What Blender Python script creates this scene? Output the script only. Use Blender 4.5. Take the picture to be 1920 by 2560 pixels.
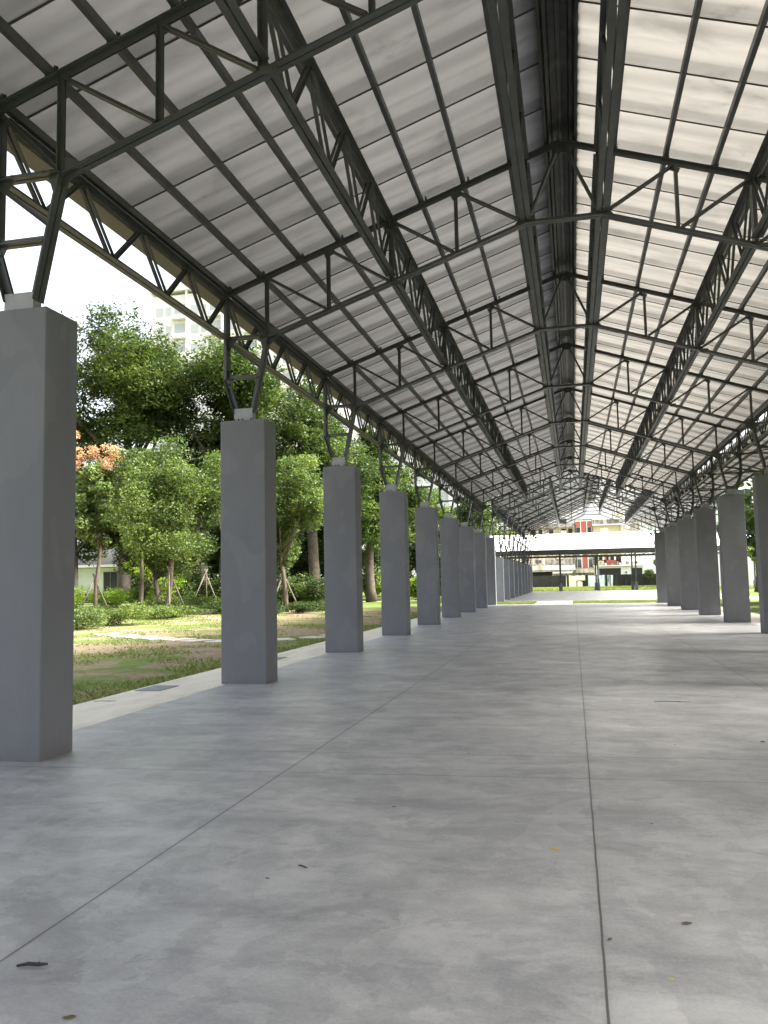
import bpy, bmesh, math, random
import numpy as np
from mathutils import Vector, Matrix
for o in list(bpy.data.objects): bpy.data.objects.remove(o)
scene = bpy.context.scene
C = scene.collection
R = math.radians
# ------------------------------------------------------------------ camera
cam = bpy.data.cameras.new('camera'); co = bpy.data.objects.new('camera', cam); C.objects.link(co)
r = Vector((0.97428715, 0.22445786, -0.01957605)); u = Vector((0.03813078, -0.07863022, 0.99617435)); f = Vector((-0.22205989, 0.97130632, 0.08516717))
M = Matrix((r, u, -f)).transposed().to_4x4(); M.translation = Vector((0, 0, 1.5))
co.matrix_world = M
cam.sensor_fit = 'HORIZONTAL'; cam.sensor_width = 36; cam.lens = 38.42
cam.clip_start = 0.05; cam.clip_end = 2000
scene.camera = co
# ------------------------------------------------------------------ sky and sun
SUN_EL, SUN_AZ = 43, 84          # azimuth measured from +Y towards +X
w = bpy.data.worlds.new('World'); scene.world = w; w.use_nodes = True
nt = w.node_tree; bg = nt.nodes['Background']
sky = nt.nodes.new('ShaderNodeTexSky'); sky.sky_type = 'NISHITA'; sky.sun_disc = False
sky.sun_elevation = R(SUN_EL); sky.sun_rotation = R(SUN_AZ); sky.air_density = 1.2; sky.dust_density = 6.0; sky.ozone_density = 1.0
hs = nt.nodes.new('ShaderNodeHueSaturation'); hs.inputs['Saturation'].default_value = 0.38
nt.links.new(sky.outputs[0], hs.inputs['Color']); nt.links.new(hs.outputs[0], bg.inputs['Color'])
bg.inputs['Strength'].default_value = 0.10
sl = bpy.data.lights.new('sun', 'SUN'); sl.energy = 2.7; sl.angle = R(24); sl.color = (1.0, 0.95, 0.86)
so = bpy.data.objects.new('sun', sl); C.objects.link(so)
d = Vector((math.sin(R(SUN_AZ))*math.cos(R(SUN_EL)), math.cos(R(SUN_AZ))*math.cos(R(SUN_EL)), math.sin(R(SUN_EL))))
so.rotation_euler = d.to_track_quat('Z', 'Y').to_euler(); so.location = (30, 10, 40)
scene.view_settings.view_transform = 'Standard'; scene.view_settings.look = 'None'
scene.view_settings.gamma = 1; scene.view_settings.exposure = 2.65
scene.render.engine = 'CYCLES'

# ------------------------------------------------------------------ helpers
rnd = random.Random(7)
class MB:
    def __init__(s): s.v = []; s.f = []; s.m = []; s.sm = []
    def add(s, vs, fs, mi=0, smooth=False):
        n = len(s.v); s.v += [tuple(v) for v in vs]
        for q in fs: s.f.append(tuple(i+n for i in q)); s.m.append(mi); s.sm.append(smooth)
    def box(s, x0, x1, y0, y1, z0, z1, mi=0):
        vs = [(x, y, z) for x in (x0, x1) for y in (y0, y1) for z in (z0, z1)]
        s.add(vs, [(0, 1, 3, 2), (4, 6, 7, 5), (0, 4, 5, 1), (2, 3, 7, 6), (0, 2, 6, 4), (1, 5, 7, 3)], mi)
    def bar(s, p0, p1, side, up, s0, s1, u0, u1, mi=0):
        p0 = Vector(p0); p1 = Vector(p1); side = Vector(side); up = Vector(up)
        vs = [p + side*a + up*b for p in (p0, p1) for a in (s0, s1) for b in (u0, u1)]
        s.add(vs, [(0, 1, 3, 2), (4, 6, 7, 5), (0, 4, 5, 1), (2, 3, 7, 6), (0, 2, 6, 4), (1, 5, 7, 3)], mi)
    def angles(s, p0, p1, side, leg=0.05, gap=0.014, t=0.007, flip=False, mi=0):
        """double angle: two L sections back to back; flange on the lower face unless flip"""
        p0 = Vector(p0); p1 = Vector(p1); side = Vector(side).normalized()
        ax = (p1-p0).normalized(); up = side.cross(ax).normalized()
        if up.z < 0: up = -up
        if flip: up = -up
        for k in (-1, 1):
            a, b = sorted((k*gap/2, k*(gap/2+t))); s.bar(p0, p1, side, up, a, b, t-leg*0.4, leg*0.6, mi)
            a, b = sorted((k*gap/2, k*(gap/2+leg))); s.bar(p0, p1, side, up, a, b, -leg*0.4, t-leg*0.4, mi)
    def tube(s, pts, rad, n=8, mi=0, cap=True):
        rings = []; base = len(s.v)
        for i, p in enumerate(pts):
            p = Vector(p); a = Vector(pts[min(i+1, len(pts)-1)])-Vector(pts[max(i-1, 0)]); a.normalize()
            x = a.orthogonal().normalized(); y = a.cross(x)
            if i and (x.dot(px) < 0.99):
                x = (px - a*px.dot(a)).normalized(); y = a.cross(x)
            px = x
            rr = rad[i] if isinstance(rad, (list, tuple)) else rad
            rings.append([p+(x*math.cos(2*math.pi*k/n)+y*math.sin(2*math.pi*k/n))*rr for k in range(n)])
        vs = [v for q in rings for v in q]; fs = []
        for i in range(len(rings)-1):
            for k in range(n): fs.append((i*n+k, i*n+(k+1) % n, (i+1)*n+(k+1) % n, (i+1)*n+k))
        if cap: fs += [tuple(range(n-1, -1, -1)), tuple((len(rings)-1)*n+k for k in range(n))]
        s.add(vs, fs, mi, True)
    def plate(s, pts, side, t=0.01, mi=0):
        side = Vector(side)*t/2; n = len(pts)
        vs = [Vector(p)-side for p in pts]+[Vector(p)+side for p in pts]
        fs = [tuple(range(n)), tuple(range(2*n-1, n-1, -1))]+[(i, i+n, (i+1) % n+n, (i+1) % n) for i in range(n)]
        s.add(vs, fs, mi)
    def mesh(s, name, mats):
        me = bpy.data.meshes.new(name); me.from_pydata(s.v, [], s.f)
        for m in (mats if isinstance(mats, (list, tuple)) else [mats]): me.materials.append(m)
        me.polygons.foreach_set('material_index', s.m); me.polygons.foreach_set('use_smooth', s.sm)
        bm = bmesh.new(); bm.from_mesh(me); bmesh.ops.recalc_face_normals(bm, faces=bm.faces); bm.to_mesh(me); bm.free()
        me.update(); return me
    def build(s, name, mats, parent=None, loc=None):
        o = bpy.data.objects.new(name, s.mesh(name, mats)); C.objects.link(o)
        if parent: o.parent = parent
        if loc: o.location = loc
        return o
def tag(o, label=None, cat=None, group=None, kind=None):
    if label: o['label'] = label
    if cat: o['category'] = cat
    if group: o['group'] = group
    if kind: o['kind'] = kind
    return o
def empty(name, loc=(0, 0, 0), rz=0, **k):
    o = bpy.data.objects.new(name, None); C.objects.link(o); o.location = loc; o.rotation_euler.z = rz
    return tag(o, **k)
def copy_tree(o, parent=None):
    c = o.copy(); C.objects.link(c); c.parent = parent
    for ch in [q for q in bpy.data.objects if q.parent == o]: copy_tree(ch, c)
    return c
def bevel(o, wd, seg=2):
    m = o.modifiers.new('bevel', 'BEVEL'); m.width = wd; m.segments = seg; m.limit_method = 'ANGLE'; return o

# ------------------------------------------------------------------ materials
def mat(name, col=(.5, .5, .5), rough=.6, metal=0, spec=.5):
    m = bpy.data.materials.new(name); m.use_nodes = True
    b = m.node_tree.nodes['Principled BSDF']
    b.inputs['Base Color'].default_value = (*col, 1); b.inputs['Roughness'].default_value = rough
    b.inputs['Metallic'].default_value = metal; b.inputs['Specular IOR Level'].default_value = spec
    return m
class N:
    """tiny node builder"""
    def __init__(s, m): s.m = m; s.t = m.node_tree; s.b = s.t.nodes.get('Principled BSDF'); s.co = None
    def new(s, ty, **k):
        n = s.t.nodes.new(ty)
        for a, v in k.items(): setattr(n, a, v)
        return n
    def link(s, a, b): s.t.links.new(a, b)
    def coord(s):
        if not s.co: s.co = s.new('ShaderNodeTexCoord')
        return s.co.outputs['Object']
    def map(s, scale=(1, 1, 1), rot=(0, 0, 0), loc=(0, 0, 0), src=None):
        n = s.new('ShaderNodeMapping'); n.inputs['Scale'].default_value = scale; n.inputs['Rotation'].default_value = rot; n.inputs['Location'].default_value = loc
        s.link(src or s.coord(), n.inputs['Vector']); return n.outputs[0]
    def noise(s, scale, detail=4, rough=.55, vec=None, dist=0):
        n = s.new('ShaderNodeTexNoise'); n.inputs['Scale'].default_value = scale; n.inputs['Detail'].default_value = detail
        n.inputs['Roughness'].default_value = rough; n.inputs['Distortion'].default_value = dist
        s.link(vec or s.coord(), n.inputs['Vector']); return n.outputs['Fac']
    def ramp(s, fac, stops, interp='LINEAR'):
        n = s.new('ShaderNodeValToRGB'); e = n.color_ramp.elements; n.color_ramp.interpolation = interp
        while len(e) < len(stops): e.new(.5)
        for q, (p, c) in zip(e, stops):
            q.position = p; q.color = (*c, 1) if isinstance(c, (tuple, list)) else (c, c, c, 1)
        s.link(fac, n.inputs[0]); return n.outputs[0]
    def mix(s, fac, a, b, mode='MIX'):
        n = s.new('ShaderNodeMix', data_type='RGBA', blend_type=mode)
        for i, v in ((0, fac), (6, a), (7, b)):
            if hasattr(v, 'links') or isinstance(v, bpy.types.NodeSocket): s.link(v, n.inputs[i])
            elif isinstance(v, (int, float)) and i: n.inputs[i].default_value = (v, v, v, 1)
            elif i: n.inputs[i].default_value = (*v, 1)
            else: n.inputs[i].default_value = v
        return n.outputs[2]
    def math(s, op, a, b=0, c=0):
        n = s.new('ShaderNodeMath', operation=op)
        for i, v in enumerate((a, b, c)):
            if isinstance(v, bpy.types.NodeSocket): s.link(v, n.inputs[i])
            else: n.inputs[i].default_value = v
        return n.outputs[0]
    def sep(s, src=None):
        n = s.new('ShaderNodeSeparateXYZ'); s.link(src or s.coord(), n.inputs[0]); return n.outputs
    def bump(s, h, strength=.3, dist=.01):
        n = s.new('ShaderNodeBump'); n.inputs['Strength'].default_value = strength; n.inputs['Distance'].default_value = dist
        s.link(h, n.inputs['Height']); s.link(n.outputs[0], s.b.inputs['Normal'])
def varied(name, c0, c1, scale=2.5, rough=.6, bump=0, spec=.5, detail=5, vec=None, metal=0):
    m = mat(name, c0, rough, metal, spec); n = N(m)
    v = n.map(vec) if vec else None
    fac = n.noise(scale, detail, vec=v)
    n.link(n.ramp(fac, [(.3, c0), (.7, c1)]), n.b.inputs['Base Color'])
    if bump: n.bump(n.noise(scale*12, 3), bump)
    return m

# painted columns: skim patches and trowel marks, different on every column
def column_paint():
    m = mat('column_paint', (.2, .2, .2), .72, 0, .35); n = N(m)
    info = n.new('ShaderNodeObjectInfo'); add = n.new('ShaderNodeVectorMath', operation='ADD')
    sc = n.new('ShaderNodeVectorMath', operation='SCALE'); sc.inputs[3].default_value = .37
    n.link(info.outputs['Location'], sc.inputs[0]); n.link(n.coord(), add.inputs[0]); n.link(sc.outputs[0], add.inputs[1])
    v = add.outputs[0]
    vm = n.map((1, 1, .55), src=v)
    a = n.noise(1.1, 5, .6, vm, .6); b = n.noise(2.1, 2, .45, n.map((1, 1, .7), src=v), .25); c = n.noise(14, 4, .6, n.map((1, 1, .25), src=v))
    col = n.ramp(a, [(.3, (.150, .155, .174)), (.55, (.168, .174, .194)), (.75, (.182, .188, .208))])
    patch = n.ramp(b, [(.56, 0.0), (.58, 1.0)])
    col = n.mix(n.math('MULTIPLY', patch, .42), col, (.205, .211, .231))
    col = n.mix(n.math('MULTIPLY', n.ramp(c, [(.35, 0.0), (.75, 1.0)]), .3), col, (.145, .15, .166))
    x, y, z = n.sep()[:3]
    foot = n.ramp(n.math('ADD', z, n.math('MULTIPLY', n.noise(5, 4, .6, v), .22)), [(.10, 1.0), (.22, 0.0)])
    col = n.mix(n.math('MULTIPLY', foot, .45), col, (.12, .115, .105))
    n.link(col, n.b.inputs['Base Color']); n.bump(n.noise(30, 5, .6, v), .12, .004)
    return m
M_col = column_paint()
def steel_paint():
    m = mat('steel_paint', (.1, .1, .1), .42, 0, .5); n = N(m)
    n.link(n.ramp(n.noise(3, 5), [(.3, (.046, .050, .051)), (.7, (.074, .079, .080))]), n.b.inputs['Base Color'])
    n.link(n.ramp(n.noise(9, 3), [(.3, .36), (.7, .52)]), n.b.inputs['Roughness'])
    return m
M_steel = steel_paint()
M_base = varied('galvanised_plate', (.26, .27, .28), (.34, .35, .36), 6, .5)
M_bolt = mat('bolt_steel', (.05, .05, .05), .4, .6)
M_gutter = varied('gutter_paint', (.13, .125, .105), (.16, .152, .13), 2, .6)
M_ridge = mat('ridge_steel', (.09, .09, .085), .35, .3); _n = N(M_ridge)
_n.link(_n.ramp(_n.noise(3, 5, .6, _n.map((1.5, .7, 1)), .8), [(.35, (.018, .018, .018)), (.55, (.045, .045, .044)), (.8, (.10, .10, .098))]), _n.b.inputs['Base Color'])

def sheet_material(name, tint, trans, dk=(.42, .42, .42)):
    """translucent ribbed roofing with dirt blotches, and rib light and shade painted as bands"""
    m = bpy.data.materials.new(name); m.use_nodes = True; t = m.node_tree; n = N(m)
    t.nodes.remove(n.b)
    x, y, z = n.sep()[:3]
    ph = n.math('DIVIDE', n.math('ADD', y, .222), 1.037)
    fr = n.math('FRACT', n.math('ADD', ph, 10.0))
    band = n.mix(.22, n.ramp(fr, [(0.0, .95), (.06, 1.0), (.16, .80), (.30, .72), (.42, .97), (.50, .85), (.60, .96), (.74, .78), (.80, .52), (.92, .50), (.97, .62), (1.0, .34)]), n.ramp(n.noise(1.0, 3, .5, n.map((.25, 3.6, .25)), .1), [(.35, .5), (.65, 1.0)]))  # light and dark of the ribs painted in, dimmest before each seam
    blot = n.noise(.9, 4, .6, n.map((.8, 1.5, .8)), .4)
    spots = n.noise(1.9, 5, .6, n.map((.8, 1.2, .8), (0, 0, 0), (4, 2, 0)), .3)
    a = band
    b = n.ramp(blot, [(.30, .70), (.45, .93), (.65, 1.0)])
    c = n.ramp(spots, [(.26, .62), (.37, .93), (.5, 1.0)])
    # darkens in soft tongues towards the eaves
    run = n.math('ADD', n.math('ABSOLUTE', x), n.math('MULTIPLY', n.math('SUBTRACT', n.noise(1.0, 4, .6, n.map((.35, 1.6, .3))), .5), 3.2))
    dr = n.ramp(n.math('DIVIDE', run, 6.0), [(.40, 1.0), (.66, .80), (.90, .55)])
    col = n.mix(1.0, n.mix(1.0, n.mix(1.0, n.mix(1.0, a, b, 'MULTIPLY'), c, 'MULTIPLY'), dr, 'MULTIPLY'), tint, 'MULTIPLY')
    df = n.new('ShaderNodeBsdfDiffuse'); tr = n.new('ShaderNodeBsdfTranslucent'); gl = n.new('ShaderNodeBsdfGlossy')
    gl.inputs['Roughness'].default_value = .35; gl.inputs['Color'].default_value = (.5, .5, .5, 1)
    n.link(n.mix(1.0, col, dk, 'MULTIPLY'), df.inputs[0]); n.link(col, tr.inputs[0])
    m1 = n.new('ShaderNodeMixShader'); m1.inputs[0].default_value = trans
    n.link(df.outputs[0], m1.inputs[1]); n.link(tr.outputs[0], m1.inputs[2])
    m2 = n.new('ShaderNodeMixShader'); m2.inputs[0].default_value = .06
    n.link(m1.outputs[0], m2.inputs[1]); n.link(gl.outputs[0], m2.inputs[2])
    n.link(m2.outputs[0], t.nodes['Material Output'].inputs[0])
    return m
M_sheet = sheet_material('roof_sheet', (.72, .69, .63), .15, (.25, .25, .25))
M_sheet_shaded_dusty = sheet_material('roof_sheet_shaded_dusty', (.545, .53, .50), .15, (.25, .25, .25))   # left slope: its dimmer light is put into a darker tint, plus some dirt
M_sheet_far = sheet_material('roof_sheet_clean', (.66, .66, .64), .20, (.5, .5, .5))
M_seam = mat('sheet_seam', (.045, .044, .04), .8)

def concrete_floor(name, joints, tint=(1, 1, 1)):
    m = mat(name, (.4, .4, .4), .4, 0, .5); n = N(m)
    v = n.coord()
    warp = n.noise(.5, 3, .5, v, 1.0)
    big = n.noise(.30, 5, .6, n.map((1.3, .9, 1)), 1.4)
    mid = n.noise(1.15, 10, .68, n.map((1.0, 1.15, 1), (0, 0, R(15))), .35)
    mid2 = n.noise(1.9, 8, .68, n.map((.8, 1.6, 1), (0, 0, R(-24)), (5, 9, 0)), .5)
    fin = n.noise(9, 6, .7, n.map((.8, 1.2, 1), (0, 0, R(-8))), .2)
    mott = n.noise(24, 4, .6, v)
    col = n.ramp(big, [(.36, (.215, .22, .243)), (.5, (.325, .328, .338)), (.62, (.43, .425, .41))])
    col = n.mix(.5, col, n.ramp(mid, [(.36, (.10, .103, .112)), (.45, (.22, .223, .232)), (.47, (.30, .303, .31)), (.54, (.37, .37, .372)), (.63, (.62, .615, .61))]))
    col = n.mix(.35, col, n.ramp(mid2, [(.38, (.11, .112, .118)), (.49, (.28, .28, .284)), (.505, (.35, .35, .352)), (.62, (.58, .58, .57))]))
    col = n.mix(.18, col, n.ramp(fin, [(.3, .2), (.7, .46)]))
    smear = n.noise(.9, 8, .7, n.map((1.3, .8, 1), (0, 0, R(38))), .3)
    col = n.mix(n.math('MULTIPLY', n.ramp(smear, [(.57, 0.0), (.59, 1.0)]), .22), col, (.47, .47, .48))
    e1 = n.noise(.62, 7, .6, n.map((1.1, .9, 1), (0, 0, R(-30)), (11, 4, 0)), .25)
    col = n.mix(n.math('MULTIPLY', n.ramp(e1, [(.497, 0.0), (.506, 1.0), (.62, .1)]), .38), col, (.185, .187, .195))
    e2 = n.noise(1.5, 8, .62, n.map((1.0, .8, 1), (0, 0, R(50)), (3, 8, 0)), .3)
    col = n.mix(n.math('MULTIPLY', n.ramp(e2, [(.545, 0.0), (.555, 1.0), (.66, .2)]), .26), col, (.52, .52, .515))
    e3 = n.noise(3.6, 7, .65, n.map((.8, 1.1, 1), (0, 0, R(5)), (1, 2, 0)), .2)
    col = n.mix(n.math('MULTIPLY', n.ramp(e3, [(.60, 0.0), (.63, 1.0)]), .35), col, (.17, .17, .172))
    spk = n.noise(2.1, 5, .7, n.map((.8, 1.3, 1), (0, 0, R(10)), (2, 3, 0)), .5)
    col = n.mix(n.math('MULTIPLY', n.ramp(spk, [(.60, 0.0), (.68, 1.0)]), .5), col, (.15, .15, .152))
    col = n.mix(1.0, col, tint, 'MULTIPLY')
    col = n.mix(.16, col, n.ramp(n.noise(60, 5, .7, v), [(.3, .12), (.7, .62)]))
    x, y, z = n.sep()[:3]
    wob = n.math('MULTIPLY', n.math('SUBTRACT', n.noise(3, 4), .5), .012)
    gr = None
    for ax, pos, wd in joints:
        c = x if ax == 'x' else y
        if ax == 'y': c = n.math('ADD', y, n.math('MULTIPLY', x, -.049))
        dd = n.math('ABSOLUTE', n.math('SUBTRACT', n.math('ADD', c, wob if ax == 'x' and abs(pos) < 1 else 0.0), pos))
        l = n.math('LESS_THAN', dd, wd)
        halo = n.math('MULTIPLY', n.math('SUBTRACT', 1.0, n.math('MINIMUM', n.math('DIVIDE', dd, wd*5), 1.0)), .16)
        l = n.math('MAXIMUM', n.math('MULTIPLY', l, .85), halo)
        gr = l if gr is None else n.math('MAXIMUM', gr, l)
    if gr is not None: col = n.mix(gr, col, (.045, .043, .04))
    n.link(col, n.b.inputs['Base Color'])
    n.link(n.ramp(mid, [(.3, .46), (.7, .30)]), n.b.inputs['Roughness'])
    n.b.inputs['Specular IOR Level'].default_value = .62
    n.bump(n.math('ADD', n.noise(3.5, 5, .6, v), n.math('MULTIPLY', mott, .3)), .08, .01)
    return m
M_floor = concrete_floor('polished_concrete', [('x', .06, .0052), ('x', -2.32, .0058), ('x', 2.40, .0055), ('y', 7.25, .0042), ('y', 6.47, .0042), ('y', 28.9, .004), ('y', 28.1, .004)])
M_floor2 = concrete_floor('polished_concrete_far', [('x', 2.36, .012), ('y', 75, .01)], (1.15, 1.15, 1.12))
def pavement_mat():
    m = mat('cement_edging', (.5, .47, .4), .8); n = N(m)
    a = n.noise(1.2, 6, .6, n.map((2, .6, 1)), .5)
    x, y, z = n.sep()[:3]
    col = n.ramp(a, [(.3, (.46, .42, .33)), (.5, (.58, .535, .44)), (.75, (.66, .63, .55))])
    st = n.noise(5, 6, .7)
    col = n.mix(n.math('MULTIPLY', n.ramp(st, [(.55, 0.0), (.8, 1.0)]), .5), col, (.30, .28, .23))
    n.link(col, n.b.inputs['Base Color']); n.bump(n.noise(18, 4), .2, .01)
    return m
M_pave = pavement_mat()
M_stone = varied('path_stone', (.36, .33, .27), (.46, .43, .36), 3, .8, .15)
def ground_mat():
    m = mat('ground', (.2, .2, .1), .95, 0, .1); n = N(m)
    a = n.noise(.30, 5, .6, n.map((1, 1, 1), (0, 0, 0), (3.1, 1.7, 0)), .5); b = n.noise(2.2, 6, .7); c = n.noise(26, 4, .7)
    grass = n.ramp(c, [(.3, (.07, .105, .025)), (.55, (.12, .16, .042)), (.75, (.18, .20, .07))])
    dirt = n.ramp(n.noise(11, 5, .7), [(.3, (.13, .095, .06)), (.5, (.22, .165, .11)), (.75, (.33, .27, .19))])
    f0 = n.math('ADD', a, n.math('MULTIPLY', n.math('SUBTRACT', b, .5), .35))
    fac = n.ramp(f0, [(.42, 0.0), (.50, 1.0)])
    x, y, z = n.sep()[:3]
    near = n.math('LESS_THAN', y, 46.0)        # bare soil only in the garden beside the pavilion
    left = n.math('LESS_THAN', x, -6.3)
    fac = n.math('MULTIPLY', fac, n.math('MULTIPLY', near, left))
    col = n.mix(fac, grass, dirt)
    n.link(col, n.b.inputs['Base Color']); n.bump(n.noise(14, 5, .7), .5, .04)
    return m
M_ground = ground_mat()

# ------------------------------------------------------------------ ground, slabs
g = MB(); g.add([(-600, -300, -.03), (600, -300, -.03), (600, 900, -.03), (-600, 900, -.03)], [(0, 1, 2, 3)])
tag(g.build('ground', M_ground), kind='structure')
def slab(name, x0, x1, y0, y1, m, z=0.0, bev=.008):
    b = MB(); b.box(x0, x1, y0, y1, -.12, z); o = b.build(name, m); tag(o, kind='structure')
    if bev: bevel(o, bev)
    return o
slab('pavilion_floor', -5.21, 5.33, -8, 50.6, M_floor)
slab('pavement', -6.36, -5.222, -8, 50.6, M_pave, -.004)
slab('pavement_right', 5.342, 6.9, -8, 50.6, M_pave, -.004)
slab('far_floor', -6.0, 12.4, 54.7, 102.0, M_floor2)
slab('path', -2.33, -.12, 50.602, 54.698, M_pave, -.002, 0)
slab('garden_path', -60, -11.5, 63.2, 64.8, M_stone, -.01)

# ------------------------------------------------------------------ pavilion 1
CX = .06
YT = [6.65+5.42*k for k in range(9)]
YALL = [YT[0]-10.84, YT[0]-5.42]+YT
shed = empty('open_pavilion', (CX, 0, 0), label='nearest pavilion, grey concrete columns and dark steel trusses under pale translucent sheets', cat='pavilion')

def make_column(w0, w1, dep, h, name='concrete_column'):
    b = MB(); b.box(w0, w1, -dep/2, dep/2, -.02, h); o = b.build(name, M_col); bevel(o, .014, 3)
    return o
def bracket(sx, node, nodez, post, postz, bendz, b0, b1, bz, hors, diags, outr=False, leg=.075):
    """steel fork between a column head and the roof; sx is the side (+1/-1)"""
    X = lambda x: sx*x
    S = (0, 1, 0); m = MB()
    m.angles((X(post), 0, postz), (X(post), 0, bendz), S, leg, .02, .008)
    m.angles((X(post), 0, bendz), (X(b1), 0, bz), S, leg, .02, .008)
    m.angles((X(node), 0, nodez), (X(b0), 0, bz), S, leg, .02, .008)
    def inner(z): return b0+(node-b0)*(z-bz)/(nodez-bz)
    for z in hors: m.angles((X(inner(z)-.01), 0, z), (X(post), 0, z), S, leg*.75, .02, .007)
    for za, zb in diags: m.angles((X(post-.01), 0, za), (X(inner(zb)), 0, zb), S, leg*.6, .02, .006)
    # gussets
    m.plate([(X(post), 0, hors[0]+.03), (X(post-.2), 0, hors[0]), (X(post), 0, hors[0]-.26)], S, .012)
    m.plate([(X(post), 0, bendz+.16), (X(post-.13), 0, bendz), (X(post-.05), 0, bendz-.16), (X(post+.01), 0, bendz-.02)], S, .012)
    zi = hors[0]
    m.plate([(X(inner(zi)-.06), 0, zi+.05), (X(inner(zi)+.16), 0, zi+.02), (X(inner(zi-.25)+.02), 0, zi-.25)], S, .012)
    return m
def bolts(pts, ax='y', rr=.014):
    m = MB()
    for p in pts:
        q = Vector(p); a = Vector((0, .02, 0)) if ax == 'y' else Vector((0, 0, .03))
        m.tube([q-a, q+a], rr, 6)
    return m
def make_column_set(sx, parent):
    inn, out = 4.635, 5.372
    x0, x1 = sorted((sx*inn, sx*out))
    col = make_column(x0, x1, .493, 4.065); col.parent = parent
    cxm = 5.065*sx
    b = MB(); b.box(cxm-.17, cxm+.17, -.12, .12, 4.067, 4.085); b.box(cxm-.155, cxm+.155, -.062, -.05, 4.086, 4.29); b.box(cxm-.155, cxm+.155, .05, .062, 4.086, 4.29)
    b.box(cxm-.155, cxm-.145, -.0495, .0495, 4.086, 4.27); b.box(cxm+.145, cxm+.155, -.0495, .0495, 4.086, 4.27)
    b.build('base_plate', M_base, col)
    bolts([(cxm+dx, dy, 4.09) for dx in (-.14, .14) for dy in (-.09, .09)]+[(cxm, -.09, 4.09), (cxm-.07, -.09, 4.09)], 'z').build('anchor_bolt', M_bolt, col)
    br = bracket(sx, 4.67, 5.42, 5.37, 6.14, 4.79, 4.93, 5.19, 4.22, [5.455, 4.81], [(5.40, 4.93)])
    br.build('support_bracket', M_steel, col)
    bb = bolts([(sx*(5.37-.03), -.03, z) for z in (5.28, 5.18, 4.92, 4.84)]+[(sx*(5.37-.05), -.03, z) for z in (4.70, 4.62)]+[(sx*x, -.03, 5.46) for x in (4.76, 4.84, 5.18, 5.28)])
    bb.build('bracket_bolt', M_bolt, col)
    return col
protoL = make_column_set(-1, shed); protoR = make_column_set(1, shed)
protoL.location.y = YALL[0]; protoR.location.y = YALL[0]
for y in YALL[1:]:
    for p in (protoL, protoR):
        c = copy_tree(p, shed); c.location.y = y

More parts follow.
